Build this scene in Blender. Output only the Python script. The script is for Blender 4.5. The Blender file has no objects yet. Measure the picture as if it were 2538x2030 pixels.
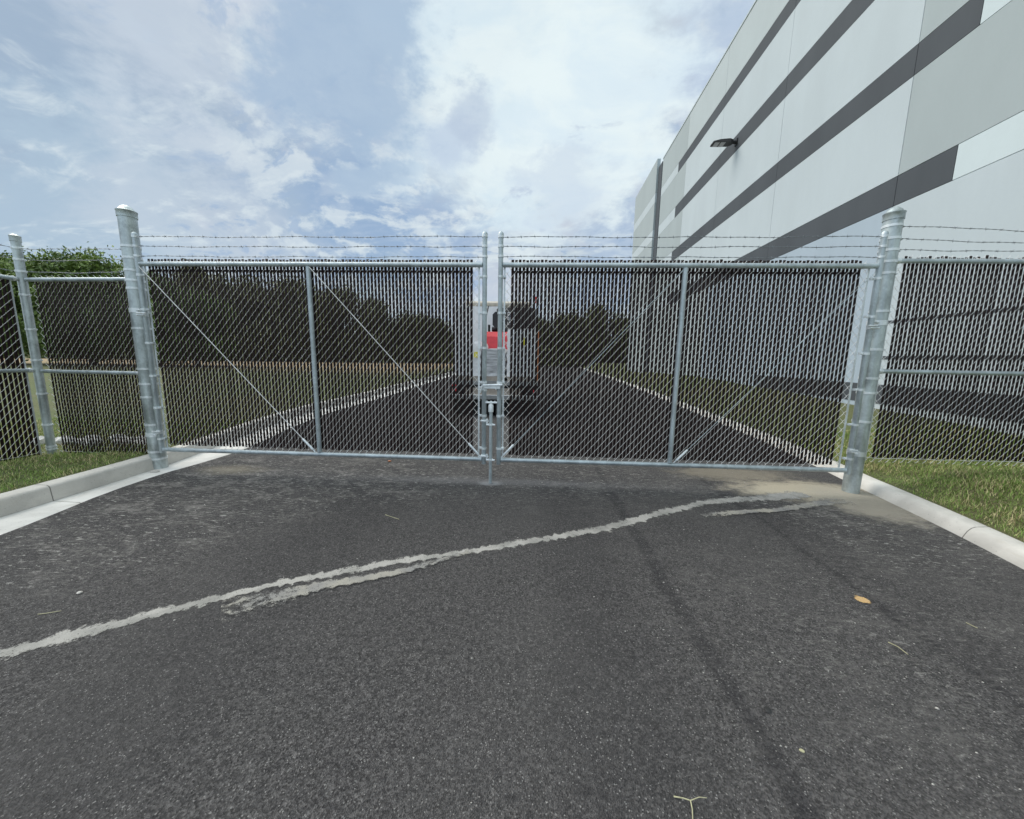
import bpy, math, random
import numpy as np
from mathutils import Vector, Matrix

random.seed(7); RNG = np.random.default_rng(7)
S = bpy.context.scene
COL = S.collection
R = math.radians

# ------------------------------------------------------------------ camera
cam_d = bpy.data.cameras.new("camera"); cam = bpy.data.objects.new("camera", cam_d); COL.objects.link(cam)
cam_d.sensor_fit = 'HORIZONTAL'; cam_d.sensor_width = 36.0; cam_d.lens = 36.0 * 883.716 / 2538.0
cam_d.clip_start = 0.05; cam_d.clip_end = 3000
def cam_basis(yaw, pitch, roll):
    f = np.array([math.sin(yaw)*math.cos(pitch), math.cos(yaw)*math.cos(pitch), math.sin(pitch)])
    r0 = np.array([math.cos(yaw), -math.sin(yaw), 0]); u0 = np.cross(r0, f)
    r = math.cos(roll)*r0 + math.sin(roll)*u0; u = -math.sin(roll)*r0 + math.cos(roll)*u0
    return r, u, f
_r, _u, _f = cam_basis(-0.0511, -0.1434, 0.0162)
cam.matrix_world = Matrix(((_r[0], _u[0], -_f[0], 0.192), (_r[1], _u[1], -_f[1], -3.533), (_r[2], _u[2], -_f[2], 1.276), (0, 0, 0, 1)))
S.camera = cam

# ------------------------------------------------------------------ view
S.view_settings.view_transform = 'Standard'; S.view_settings.look = 'None'
S.view_settings.gamma = 1.0; S.view_settings.exposure = 0.38; S.view_settings.use_curve_mapping = False
S.render.engine = 'CYCLES'
S.cycles.max_bounces = 6; S.cycles.transparent_max_bounces = 12

# ------------------------------------------------------------------ node helper
class NT:
    def __init__(s, tree): s.t = tree; s.n = tree.nodes; s.l = tree.links
    def new(s, typ, **kw):
        n = s.n.new(typ)
        for k, v in kw.items(): setattr(n, k, v)
        return n
    def put(s, sock, v):
        if v is None: return
        if hasattr(v, 'is_output') or isinstance(v, bpy.types.NodeSocket): s.l.new(v, sock)
        else:
            if isinstance(v, (tuple, list)) and sock.type == 'RGBA' and len(v) == 3: v = (*v, 1)
            sock.default_value = v
    def math(s, op, a, b=None, c=None, clamp=False):
        n = s.new('ShaderNodeMath', operation=op, use_clamp=clamp)
        s.put(n.inputs[0], a); s.put(n.inputs[1], b); s.put(n.inputs[2], c)
        return n.outputs[0]
    def vmath(s, op, a, b=None):
        n = s.new('ShaderNodeVectorMath', operation=op)
        s.put(n.inputs[0], a); s.put(n.inputs[1], b)
        return n.outputs['Value'] if op in ('DOT_PRODUCT', 'LENGTH', 'DISTANCE') else n.outputs[0]
    def mix(s, f, a, b, blend='MIX'):
        n = s.new('ShaderNodeMix', data_type='RGBA', blend_type=blend)
        s.put(n.inputs[0], f); s.put(n.inputs[6], a); s.put(n.inputs[7], b)
        return n.outputs[2]
    def noise(s, v, scale=5, detail=3, rough=.5, dist=0, out=0):
        n = s.new('ShaderNodeTexNoise'); s.put(n.inputs['Vector'], v)
        n.inputs['Scale'].default_value = scale; n.inputs['Detail'].default_value = detail
        n.inputs['Roughness'].default_value = rough; n.inputs['Distortion'].default_value = dist
        return n.outputs[out]
    def voro(s, v, scale=5, feature='F1', out='Color', rnd=1):
        n = s.new('ShaderNodeTexVoronoi', feature=feature); s.put(n.inputs['Vector'], v)
        n.inputs['Scale'].default_value = scale; n.inputs['Randomness'].default_value = rnd
        return n.outputs[out]
    def ramp(s, f, *stops):
        n = s.new('ShaderNodeMapRange', interpolation_type='SMOOTHSTEP')
        s.put(n.inputs[0], f); n.inputs[1].default_value = stops[0]; n.inputs[2].default_value = stops[1]
        n.inputs[3].default_value = stops[2] if len(stops) > 2 else 0; n.inputs[4].default_value = stops[3] if len(stops) > 3 else 1
        return n.outputs[0]
    def scale(s, v, xyz):
        n = s.new('ShaderNodeMapping'); s.put(n.inputs[0], v); n.inputs['Scale'].default_value = xyz
        return n.outputs[0]
    def sep(s, v):
        n = s.new('ShaderNodeSeparateXYZ'); s.put(n.inputs[0], v); return n.outputs
    def comb(s, x, y, z):
        n = s.new('ShaderNodeCombineXYZ'); s.put(n.inputs[0], x); s.put(n.inputs[1], y); s.put(n.inputs[2], z); return n.outputs[0]
    def pos(s): return s.new('ShaderNodeNewGeometry').outputs['Position']
    def obj(s): return s.new('ShaderNodeTexCoord').outputs['Object']
    def blob(s, xy, cx, cy, rx, ry, soft=.5):
        x = s.math('DIVIDE', s.math('SUBTRACT', xy[0], cx), rx); y = s.math('DIVIDE', s.math('SUBTRACT', xy[1], cy), ry)
        d = s.math('SQRT', s.math('ADD', s.math('MULTIPLY', x, x), s.math('MULTIPLY', y, y)))
        return s.ramp(d, 1.0 - soft, 1.0 + soft, 1, 0)

# ------------------------------------------------------------------ world: daylight sky behind broken cloud
SUN_EL, SUN_AZ = R(50), R(-72)          # azimuth clockwise from +Y
W = bpy.data.worlds.new("World"); S.world = W; W.use_nodes = True
w = NT(W.node_tree)
for n in list(w.n): w.n.remove(n)
out = w.new('ShaderNodeOutputWorld')
sky = w.new('ShaderNodeTexSky', sky_type='NISHITA'); sky.sun_disc = False
sky.sun_elevation = SUN_EL; sky.sun_rotation = SUN_AZ
bg1 = w.new('ShaderNodeBackground'); w.put(bg1.inputs[0], sky.outputs[0]); bg1.inputs[1].default_value = 0.1
d = w.new('ShaderNodeTexCoord').outputs['Generated']
dx, dy, dz = w.sep(d)
zz = w.math('ADD', w.math('MAXIMUM', dz, 0.0), 0.30)
pv = w.comb(w.math('DIVIDE', dx, zz), w.math('DIVIDE', dy, zz), 0.0)
wn = w.noise(w.scale(pv, (.9, 1.0, 1)), 1.6, 3, .5, 0, 1)          # warp so that cloud edges billow
pw = w.vmath('ADD', pv, w.vmath('MULTIPLY', w.vmath('SUBTRACT', wn, (.5, .5, .5)), (.55, .40, 0)))
big = w.noise(w.scale(pw, (.6, 1.0, 1)), 0.9, 5, .55)
mid = w.noise(w.scale(pw, (.7, 1.1, 1)), 3.6, 7, .60)
fine = w.noise(w.scale(pw, (.8, 1.1, 1)), 11.0, 5, .60)
strk = w.noise(w.scale(pw, (.55, 1.6, 1)), 2.0, 6, .58)
c_blue, c_lav, c_teal, c_white, c_hor = (.255, .345, .475), (.415, .475, .585), (.385, .49, .57), (.61, .705, .765), (.46, .53, .62)
ds = w.scale(w.vmath('ADD', d, w.vmath('MULTIPLY', w.vmath('SUBTRACT', wn, (.5, .5, .5)), (.10, .10, .07))), (1, 1, 1.7))
wb = w.math('ADD', w.math('MULTIPLY', w.math('SUBTRACT', w.noise(ds, 6.5, 7, .62), .5), 3.4), w.math('MULTIPLY', w.math('SUBTRACT', strk, .5), 1.2))
col = w.mix(w.ramp(big, .36, .56), (.33, .42, .555), c_lav)
col = w.mix(w.ramp(w.noise(pw, 1.5, 5, .55), .44, .60, 0, .75), col, c_teal)
def bank(dirv, rad, c, amt, soft=.35, k=1.0):
    """a cloud bank in one part of the sky, ragged by the noise"""
    global col
    dv = Vector(dirv).normalized(); an = w.math('ARCCOSINE', w.math('MINIMUM', w.vmath('DOT_PRODUCT', d, tuple(dv)), .99999))
    dd = w.math('SUBTRACT', w.math('DIVIDE', an, R(rad)), w.math('MULTIPLY', wb, k))
    col = w.mix(w.ramp(dd, 1-soft, 1+soft, amt, 0), col, c)
bank((-.74, .56, .38), 17, c_blue, .95); bank((-.62, .68, .36), 13, c_blue, .9); bank((-.50, .80, .30), 11, (.245, .345, .50), .8)
bank((-.40, .86, .31), 9, (.225, .33, .505), .85); bank((-.22, .92, .30), 8, (.235, .34, .52), .8); bank((-.75, .62, .2), 11, (.31, .415, .54), .8)
bank((.22, .93, .27), 9, (.285, .39, .56), .7); bank((.40, .72, .56), 11, (.37, .465, .63), .7)
bank((-.50, .64, .58), 11, (.48, .545, .64), .6, .6); bank((-.62, .74, .24), 9, (.43, .50, .60), .6, .5)
# mottled high cloud: pale flecks with grey-blue gaps
flk = w.math('MULTIPLY', w.ramp(fine, .47, .66), w.ramp(mid, .42, .54))
col = w.mix(w.math('MULTIPLY', flk, .65), col, (.53, .61, .68))
puff = w.noise(ds, 15, 5, .58); zone_ = w.ramp(w.vmath('DOT_PRODUCT', d, (-.28, .87, .405)), .90, .98)
col = w.mix(w.math('MULTIPLY', w.math('MULTIPLY', w.ramp(puff, .48, .62), zone_), .7), col, (.535, .61, .68))
gap = w.math('MULTIPLY', w.ramp(fine, .46, .36), w.ramp(strk, .56, .44))
col = w.mix(w.math('MULTIPLY', gap, .75), col, (.265, .365, .53))
bank((-.03, .81, .585), 18, w.mix(w.ramp(mid, .40, .58), (.54, .655, .75), c_white), .9, .35, .6)
bank((.12, .86, .50), 10, w.mix(w.ramp(mid, .38, .56), (.55, .66, .76), (.62, .715, .775)), .9, .3, .6)
bank((-.36, .75, .555), 9, (.28, .385, .54), .85, .4, 1.0); bank((-.20, .86, .47), 3, (.38, .47, .62), .7, .5); bank((-.155, .845, .515), 2.4, (.38, .465, .60), .7, .5, 1.3); bank((.08, .91, .41), 5, (.44, .53, .66), .6, .5, 1.5)
col = w.mix(w.ramp(dz, .16, 0.0, 0, .55), col, c_hor)
wisp = w.math('MULTIPLY', w.ramp(w.noise(pw, 5.2, 5, .6), .62, .69), w.ramp(w.vmath('DOT_PRODUCT', d, (-.05, .86, .51)), .95, .995, 0, .65))
col = w.mix(wisp, col, (.38, .46, .60))
zen = w.ramp(dz, .66, .95, 0, 1.0); back = w.ramp(dy, -.1, -.6, 0, .6)  # extra sky brightness added overhead and behind the camera to lift the scene
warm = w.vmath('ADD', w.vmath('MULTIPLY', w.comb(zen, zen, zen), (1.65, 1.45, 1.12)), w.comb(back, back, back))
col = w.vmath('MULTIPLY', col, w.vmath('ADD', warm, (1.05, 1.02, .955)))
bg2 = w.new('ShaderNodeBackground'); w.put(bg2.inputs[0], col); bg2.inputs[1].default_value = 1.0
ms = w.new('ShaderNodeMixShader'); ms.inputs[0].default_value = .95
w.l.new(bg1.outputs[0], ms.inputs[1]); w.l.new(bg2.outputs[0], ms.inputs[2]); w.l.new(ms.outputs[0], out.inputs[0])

# ------------------------------------------------------------------ sun through cloud
sl = bpy.data.lights.new("sun", 'SUN'); sl.energy = 2.0; sl.angle = R(40); sl.color = (1, .95, .87)
so = bpy.data.objects.new("sun", sl); COL.objects.link(so)
sv = Vector((math.sin(SUN_AZ)*math.cos(SUN_EL), math.cos(SUN_AZ)*math.cos(SUN_EL), math.sin(SUN_EL)))
so.rotation_euler = sv.to_track_quat('Z', 'Y').to_euler(); so.location = (-8, 2, 14)

# ------------------------------------------------------------------ materials
def mat(name):
    m = bpy.data.materials.new(name); m.use_nodes = True; t = NT(m.node_tree)
    b = t.n['Principled BSDF']
    return m, t, b
def bump(t, b, h, strength=.4, dist=.002):
    n = t.new('ShaderNodeBump'); n.inputs['Strength'].default_value = strength; n.inputs['Distance'].default_value = dist
    t.put(n.inputs['Height'], h); t.l.new(n.outputs[0], b.inputs['Normal'])
def plain(name, c, rough=.6, metal=0, var=.12, sc=8, bmp=0, bsc=60, spec=.5):
    m, t, b = mat(name); p = t.obj()
    n = t.noise(p, sc, 5, .6)
    k = t.ramp(n, .3, .7, 1-var, 1+var)
    t.put(b.inputs['Base Color'], t.mix(1, c, t.comb(k, k, k), 'MULTIPLY'))
    b.inputs['Roughness'].default_value = rough; b.inputs['Metallic'].default_value = metal
    b.inputs['Specular IOR Level'].default_value = spec
    if bmp: bump(t, b, t.noise(p, bsc, 4), bmp, .003)
    return m
def galv(name, c, metal=.55, rough=.42, var=.2):
    m, t, b = mat(name); p = t.pos()
    n1 = t.noise(t.scale(p, (1, 1, .45)), 9, 5, .6, .4); n2 = t.voro(p, 55, 'F1', 'Color')
    k = t.math('ADD', t.ramp(n1, .3, .7, 1-var, 1+var*.8), t.math('MULTIPLY', t.math('SUBTRACT', n2, .5), .18))
    t.put(b.inputs['Base Color'], t.mix(1, c, t.comb(k, k, k), 'MULTIPLY'))
    b.inputs['Metallic'].default_value = metal
    t.put(b.inputs['Roughness'], t.ramp(n1, .3, .7, rough-.06, rough+.14))
    return m
M = {}
M['galv'] = galv('galvanized pipe', (.46, .52, .54))
M['galv_post'] = galv('galvanized post', (.45, .50, .50), .6, .36, .32)
M['galv_fit'] = galv('galvanized fitting', (.72, .76, .77), .5, .4, .15)
M['wire'] = galv('galvanized wire', (.74, .73, .71), .25, .45, .12)
M['barb'] = galv('barbed wire', (.22, .24, .26), .5, .5, .15)

m, t, b = mat('brown slat'); p = t.pos()
cell = t.voro(t.scale(p, (1/.0352, .4, .05)), 1, 'F1', 'Color', 1)
c = t.mix(t.sep(cell)[0], (.013, .0075, .007), (.023, .0135, .013))
t.put(b.inputs['Base Color'], t.mix(t.ramp(t.noise(t.scale(p, (1, 1, .2)), 60, 3), .35, .7), c, (.022, .0145, .014)))
b.inputs['Roughness'].default_value = .55; b.inputs['Specular IOR Level'].default_value = .12
M['slat'] = m
M['slat_dark'] = plain('slat lock strip', (.008, .007, .008), .6, 0, .2, 20)

# asphalt ------------------------------------------------------------
m, t, b = mat('asphalt'); p = t.pos(); X = t.sep(p)
wob = t.math('MULTIPLY', t.math('SUBTRACT', t.noise(p, 1.6, 3), .5), .16)
v1 = t.voro(p, 200, 'F1', 'Color'); r1 = t.sep(v1)
v2 = t.voro(p, 120, 'F1', 'Color'); r2 = t.sep(v2)
ed = t.voro(p, 200, 'F1', 'Distance')
g = t.math('ADD', t.math('MULTIPLY', r1[0], .65), t.math('MULTIPLY', r2[1], .35))
base = t.mix(t.ramp(g, .1, .95), (.038, .036, .0355), (.155, .148, .146))
base = t.mix(t.ramp(t.noise(p, 34, 4, .7), .36, .66, 0, .55), base, (.034, .033, .035))
pat = t.noise(p, .9, 5, .55, .5)
base = t.mix(t.ramp(pat, .40, .68, 0, .35), base, (.094, .090, .088))
# rolled paver seams and tyre lanes along the road
sx = t.math('ADD', X[0], wob)
def band(cx, wd, amt, col, yfade=None):
    global base
    dd = t.math('ABSOLUTE', t.math('SUBTRACT', sx, cx))
    f = t.math('MULTIPLY', t.ramp(dd, wd*.25, wd, amt, 0), t.ramp(t.noise(p, 5, 4, .65), .28, .55, .35, 1))
    base = t.mix(f, base, col)
band(1.00, .065, .5, (.024, .023, .026)); band(2.09, .04, .5, (.024, .023, .026)); band(2.2, .25, .25, (.032, .03, .033))
band(.55, .35, .3, (.036, .035, .037)); band(-1.2, .5, .25, (.036, .035, .037))
# pale dust, brushed and patchy
st = t.noise(t.scale(p, (1.0, 2.0, 1)), 3.4, 7, .70, .8)
st2 = t.noise(t.scale(p, (1.4, 3.6, 1)), 13, 6, .74, .5)
zone = t.math('ADD', t.blob(X, -2.6, -.1, 1.5, .8, .6), t.math('MULTIPLY', t.blob(X, -2.9, -1.2, .9, .7, .7), .8))
zone = t.math('ADD', zone, t.math('MULTIPLY', t.blob(X, 1.9, -1.9, .95, .9, .7), .24))
zone = t.math('ADD', zone, t.math('MULTIPLY', t.blob(X, 3.0, -.55, .6, .7, .7), .8))
zone = t.math('ADD', zone, t.math('MULTIPLY', t.blob(X, -.3, .3, 3.2, .8, .6), .45))
zone = t.math('ADD', t.math('MINIMUM', zone, 1.0), .06)
dust = t.math('MULTIPLY', t.ramp(t.math('ADD', t.math('MULTIPLY', st, .5), t.math('MULTIPLY', st2, .5)), .475, .60), zone)
base = t.mix(t.math('MULTIPLY', dust, .55), base, (.30, .285, .265))
fl = t.math('MULTIPLY', t.ramp(st2, .59, .625), t.ramp(zone, .1, .6))
base = t.mix(t.math('MULTIPLY', fl, .62), base, (.50, .49, .46))
# tan dirt round the right gate post, yellow dust near the left gutter
dn = t.math('MULTIPLY', t.math('SUBTRACT', t.noise(t.scale(p, (1, 1.6, 1)), 5, 7, .72), .5), 1.7)
def dirt(cx, cy, rx, ry, col, amt, soft=.45):
    global base
    x = t.math('DIVIDE', t.math('SUBTRACT', X[0], cx), rx); y = t.math('DIVIDE', t.math('SUBTRACT', X[1], cy), ry)
    dd = t.math('ADD', t.math('SQRT', t.math('ADD', t.math('MULTIPLY', x, x), t.math('MULTIPLY', y, y))), dn)
    base = t.mix(t.ramp(dd, 1-soft, 1+soft, amt, 0), base, col)
dirt(2.98, .06, .66, .27, (.52, .46, .35), .95); dirt(3.3, -.2, .36, .42, (.43, .39, .32), .85)
dirt(2.55, .55, .6, .22, (.34, .30, .23), .6)
dirt(-3.1, .12, .30, .13, (.34, .30, .22), .45, .8); dirt(-.195, -.03, .10, .06, (.33, .34, .35), .85, .6)
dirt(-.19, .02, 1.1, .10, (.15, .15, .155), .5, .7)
# sparse pale stones rolled into the surface
v3 = t.voro(p, 85, 'F1', 'Color'); d3 = t.voro(p, 85, 'F1', 'Distance')
sp = t.math('MULTIPLY', t.math('GREATER_THAN', t.sep(v3)[2], .988), t.ramp(d3, .09, .2, 1, 0))
base = t.mix(t.math('MULTIPLY', sp, .8), base, (.34, .33, .31))
v4 = t.voro(p, 260, 'F1', 'Color'); sp2 = t.math('GREATER_THAN', t.sep(v4)[1], .978)
base = t.mix(t.math('MULTIPLY', sp2, .6), base, (.33, .32, .31))
t.put(b.inputs['Base Color'], base); b.inputs['Roughness'].default_value = .88; b.inputs['Specular IOR Level'].default_value = .22
bump(t, b, t.math('ADD', t.math('ADD', t.math('MULTIPLY', ed, 1.1), t.math('MULTIPLY', r1[0], .5)), t.math('MULTIPLY', t.noise(p, 34, 4), 1.2)), 1.0, .005)
M['asphalt'] = m

# concrete -------------------------------------------------------------
def concrete(name, c, stain):
    m, t, b = mat(name); p = t.pos()
    n = t.noise(p, 3.2, 6, .62, .3); f = t.noise(p, 120, 3, .6); s = t.noise(t.scale(p, (1, .35, 2)), 6, 6, .7, .5)
    k = t.ramp(n, .3, .7, .84, 1.10)
    cc = t.mix(1, c, t.comb(k, k, k), 'MULTIPLY')
    cc = t.mix(t.ramp(s, .52, .74, 0, .55), cc, stain)
    pit = t.math('MULTIPLY', t.math('GREATER_THAN', t.sep(t.voro(p, 70, 'F1', 'Color'))[0], .93), t.ramp(t.voro(p, 70, 'F1', 'Distance'), .15, .4, 1, 0))
    cc = t.mix(t.math('MULTIPLY', pit, .35), cc, (.2, .19, .17))
    jy = t.math('ABSOLUTE', t.math('SUBTRACT', t.math('FRACT', t.math('ADD', t.math('DIVIDE', t.sep(p)[1], 3.05), .78)), .5))
    cc = t.mix(t.math('MULTIPLY', t.math('LESS_THAN', jy, .0013), .8), cc, (.10, .095, .085))
    t.put(b.inputs['Base Color'], cc); b.inputs['Roughness'].default_value = .85
    bump(t, b, t.math('ADD', f, t.math('MULTIPLY', n, 2)), .35, .004)
    return m
M['kerb'] = concrete('kerb concrete', (.60, .575, .53), (.47, .43, .36))
M['gutter'] = concrete('gutter concrete', (.68, .665, .63), (.54, .51, .46))

# soil and lawn ------------------------------------------------------------
m, t, b = mat('lawn'); p = t.pos(); X = t.sep(p)
n = t.noise(p, .35, 5, .6, .4); f = t.noise(p, 22, 5, .7)
c = t.mix(t.ramp(f, .3, .7), (.060, .075, .022), (.12, .14, .05))
c = t.mix(t.ramp(n, .42, .66, 0, .55), c, (.13, .11, .055))
far = t.math('MULTIPLY', t.ramp(X[1], 14, 26), t.ramp(X[0], -6, -9))
c = t.mix(far, c, t.mix(t.ramp(f, .3, .7), (.24, .17, .09), (.36, .27, .16)))
t.put(b.inputs['Base Color'], c); b.inputs['Roughness'].default_value = .95
bump(t, b, f, .6, .03)
M['lawn'] = m
def blades(name, g1, g2, straw, amt):
    m, t, b = mat(name); p = t.pos()
    a = t.new('ShaderNodeAttribute', attribute_name='tint').outputs['Fac']
    n = t.noise(p, 2.6, 4, .6)
    k = t.math('ADD', a, t.math('MULTIPLY', t.math('SUBTRACT', n, .5), .9))
    c = t.mix(t.ramp(a, 0, 1), g1, g2); c = t.mix(t.ramp(k, 1-amt, 1.1-amt*.6), c, straw)
    t.put(b.inputs['Base Color'], c); b.inputs['Roughness'].default_value = .6
    b.inputs['Specular IOR Level'].default_value = .3
    return m
M['blades'] = blades('grass blade', (.14, .225, .04), (.32, .45, .115), (.56, .47, .26), .5)

def leafmat(name, a, b_, rough=.6):
    m, t, b = mat(name); p = t.pos()
    at = t.new('ShaderNodeAttribute', attribute_name='tint').outputs['Fac']
    c = t.mix(at, a, b_)
    k = t.ramp(t.noise(p, .9, 3), .3, .7, .75, 1.25)
    t.put(b.inputs['Base Color'], t.mix(1, c, t.comb(k, k, k), 'MULTIPLY')); b.inputs['Roughness'].default_value = rough
    b.inputs['Subsurface Weight'].default_value = 0
    return m
M['leaf_a'] = leafmat('leaf green', (.034, .075, .016), (.21, .29, .06))
M['leaf_b'] = leafmat('leaf dark', (.085, .10, .045), (.23, .24, .10))
M['bark'] = plain('bark', (.09, .07, .05), .9, 0, .3, 12, .6, 30)

# facade paints --------------------------------------------------------
def paint(name, c, var=.035):
    m, t, b = mat(name); p = t.pos()
    k = t.math('ADD', t.ramp(t.noise(t.scale(p, (1, 1, .35)), .8, 5, .6), .3, .7, 1-var, 1+var), t.math('MULTIPLY', t.math('SUBTRACT', t.noise(p, 26, 4, .7), .5), .06))
    t.put(b.inputs['Base Color'], t.mix(1, c, t.comb(k, k, k), 'MULTIPLY')); b.inputs['Roughness'].default_value = .7
    b.inputs['Specular IOR Level'].default_value = .3
    bump(t, b, t.noise(p, 90, 4, .7), .25, .004)
    return m
M['p_light'] = paint('light grey wall paint', (.54, .605, .635))
M['p_pale'] = paint('pale wall paint', (.63, .715, .735))
M['p_grey'] = paint('mid grey wall paint', (.41, .465, .475))
M['p_soft'] = paint('soft grey wall paint', (.50, .56, .575))
M['p_blue'] = paint('blue grey wall tone', (.42, .50, .57))  # bluer tone for some of the lowest wall panels
M['p_dark'] = paint('charcoal wall paint', (.080, .090, .101), .10)
M['p_body'] = paint('joint sealant', (.36, .40, .42))

M['black'] = plain('black plastic', (.012, .012, .014), .5, 0, .2, 10)
M['rack'] = plain('dark rack', (.045, .04, .038), .6, 0, .4, 5)
M['rubber'] = plain('black rubber', (.014, .014, .015), .85, 0, .25, 14, .3)
M['lens'] = plain('lamp lens', (.42, .41, .43), .3, 0, .1, 40)
M['white'] = plain('white truck paint', (.78, .79, .80), .35, 0, .05, 3)
M['beige'] = plain('beige panel', (.55, .50, .42), .6, 0, .1, 3)
M['red'] = plain('red machine paint', (.56, .035, .045), .4, 0, .15, 4)
M['orange'] = plain('orange marker', (.45, .17, .07), .5, 0, .1, 6)
M['yellow'] = plain('yellow sticker', (.75, .68, .05), .5, 0, .1, 6)
M['steelgrey'] = plain('grey steel', (.30, .31, .31), .5, .3, .2, 8)
M['tanplate'] = plain('tan plate', (.33, .29, .25), .6, 0, .2, 6)
M['glass'] = plain('dark window glass', (.02, .025, .03), .1, 0, .1, 3, 0, 60, .8)
m, t, b = mat('stretch wrapped load'); p = t.pos()
s = t.noise(t.scale(p, (.6, .6, 9)), 3.2, 5, .7, .4)
t.put(b.inputs['Base Color'], t.mix(t.ramp(s, .36, .64), (.30, .30, .31), (.66, .67, .68))); b.inputs['Roughness'].default_value = .35
bump(t, b, s, .6, .02); M['wrap'] = m
m, t, b = mat('white wrapped load'); p = t.pos()
s = t.noise(t.scale(p, (.8, .8, 4)), 3.5, 5, .7, .4)
t.put(b.inputs['Base Color'], t.mix(t.ramp(s, .35, .65), (.74, .74, .75), (.84, .84, .85))); b.inputs['Roughness'].default_value = .4
bump(t, b, s, .5, .02); M['wrapwhite'] = m

def ribbonmat(name, c1, c2):
    m, t, b = mat(name); p = t.pos()
    e = t.new('ShaderNodeAttribute', attribute_name='edge').outputs['Fac']
    n = t.noise(p, 26, 5, .7); n2 = t.noise(p, 150, 3, .7); n3 = t.noise(p, 5, 3, .6)
    a = t.math('ADD', e, t.math('ADD', t.math('MULTIPLY', t.math('SUBTRACT', n, .5), 1.9), t.math('MULTIPLY', t.math('SUBTRACT', n2, .5), 1.1)))
    a = t.ramp(t.math('ADD', a, t.math('MULTIPLY', t.math('SUBTRACT', n3, .5), .35)), .16, .58)
    c = t.mix(t.ramp(n3, .35, .65), c1, c2); c = t.mix(t.ramp(n2, .35, .7, 0, .4), c, (.16, .155, .15))
    t.put(b.inputs['Base Color'], c); b.inputs['Roughness'].default_value = .95
    t.put(b.inputs['Alpha'], t.math('MULTIPLY', a, t.ramp(n2, .30, .48, .45, .97)))
    return m
M['slurry'] = ribbonmat('dried slurry', (.27, .265, .245), (.42, .405, .375))
M['smear'] = ribbonmat('dusty smear', (.24, .235, .225), (.36, .34, .29))
M['rust'] = ribbonmat('orange paint', (.40, .22, .08), (.58, .38, .16))
M['stone'] = plain('loose stone', (.45, .43, .40), .9, 0, .4, 300)
M['darkstone'] = plain('dark stone', (.02, .02, .02), .7, 0, .3, 30)
M['straw'] = plain('dry twig', (.40, .38, .24), .8, 0, .2, 30)

# ------------------------------------------------------------------ mesh helpers
class MB:
    def __init__(s): s.v = []; s.f = []
    def add(s, vs, fs):
        o = len(s.v); s.v += [tuple(map(float, q)) for q in vs]; s.f += [tuple(i+o for i in f) for f in fs]
    def box(s, lo, hi, Mx=None):
        x0, y0, z0 = lo; x1, y1, z1 = hi
        vs = [(x0,y0,z0),(x1,y0,z0),(x1,y1,z0),(x0,y1,z0),(x0,y0,z1),(x1,y0,z1),(x1,y1,z1),(x0,y1,z1)]
        if Mx is not None: vs = [Mx @ Vector(q) for q in vs]
        s.add(vs, [(3,2,1,0),(4,5,6,7),(0,1,5,4),(1,2,6,5),(2,3,7,6),(3,0,4,7)]); return s
    def bbox(s, lo, hi, bv=.02, axis=2, Mx=None):
        # box with its four edges along `axis` chamfered
        a, c = [i for i in range(3) if i != axis]
        x0, x1, y0, y1 = lo[a], hi[a], lo[c], hi[c]
        ring = [(x0+bv,y0),(x1-bv,y0),(x1,y0+bv),(x1,y1-bv),(x1-bv,y1),(x0+bv,y1),(x0,y1-bv),(x0,y0+bv)]
        vs = []
        for h in (lo[axis], hi[axis]):
            for q in ring:
                pt = [0,0,0]; pt[a] = q[0]; pt[c] = q[1]; pt[axis] = h; vs.append(Mx @ Vector(pt) if Mx else pt)
        n = 8
        s.add(vs, [tuple(range(n))[::-1], tuple(range(n, 2*n))] + [(i, (i+1) % n, n+(i+1) % n, n+i) for i in range(n)]); return s
    def tube(s, pts, r, n=12, cap=True):
        pts = [Vector(q) for q in pts]; rs = r if isinstance(r, (list, tuple)) else [r]*len(pts)
        rings = []
        for i, q in enumerate(pts):
            tg = (pts[min(i+1, len(pts)-1)] - pts[max(i-1, 0)]).normalized()
            up = Vector((0, 0, 1)) if abs(tg.z) < .9 else Vector((0, 1, 0))
            a = tg.cross(up).normalized(); c = a.cross(tg)
            rings.append([q + rs[i]*(math.cos(2*math.pi*k/n)*a + math.sin(2*math.pi*k/n)*c) for k in range(n)])
        vs = [q for rg in rings for q in rg]; fs = []
        for i in range(len(pts)-1):
            for k in range(n): fs.append((i*n+k, i*n+(k+1) % n, (i+1)*n+(k+1) % n, (i+1)*n+k))
        if cap: fs += [tuple(range(n))[::-1], tuple(range((len(pts)-1)*n, len(pts)*n))]
        s.add(vs, fs); return s
    def lathe(s, c, prof, n=24):
        vs = []; fs = []
        for r, z in prof:
            for k in range(n): vs.append((c[0]+r*math.cos(2*math.pi*k/n), c[1]+r*math.sin(2*math.pi*k/n), c[2]+z))
        for i in range(len(prof)-1):
            for k in range(n): fs.append((i*n+k, i*n+(k+1) % n, (i+1)*n+(k+1) % n, (i+1)*n+k))
        fs += [tuple(range(n))[::-1], tuple(range((len(prof)-1)*n, len(prof)*n))]
        s.add(vs, fs); return s
    def build(s, name, m, parent=None, smooth=False, loc=None):
        me = bpy.data.meshes.new(name); me.from_pydata(s.v, [], s.f); me.update()
        return link(name, me, m, parent, smooth, loc)
def link(name, me, m, parent=None, smooth=False, loc=None):
    if m is not None and not me.materials: me.materials.append(m)
    if smooth:
        me.polygons.foreach_set('use_smooth', [True]*len(me.polygons))
        try: me.set_sharp_from_angle(angle=R(40))
        except Exception: pass
    o = bpy.data.objects.new(name, me); COL.objects.link(o)
    if parent is not None: o.parent = parent
    if loc is not None: o.location = loc
    return o
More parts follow.
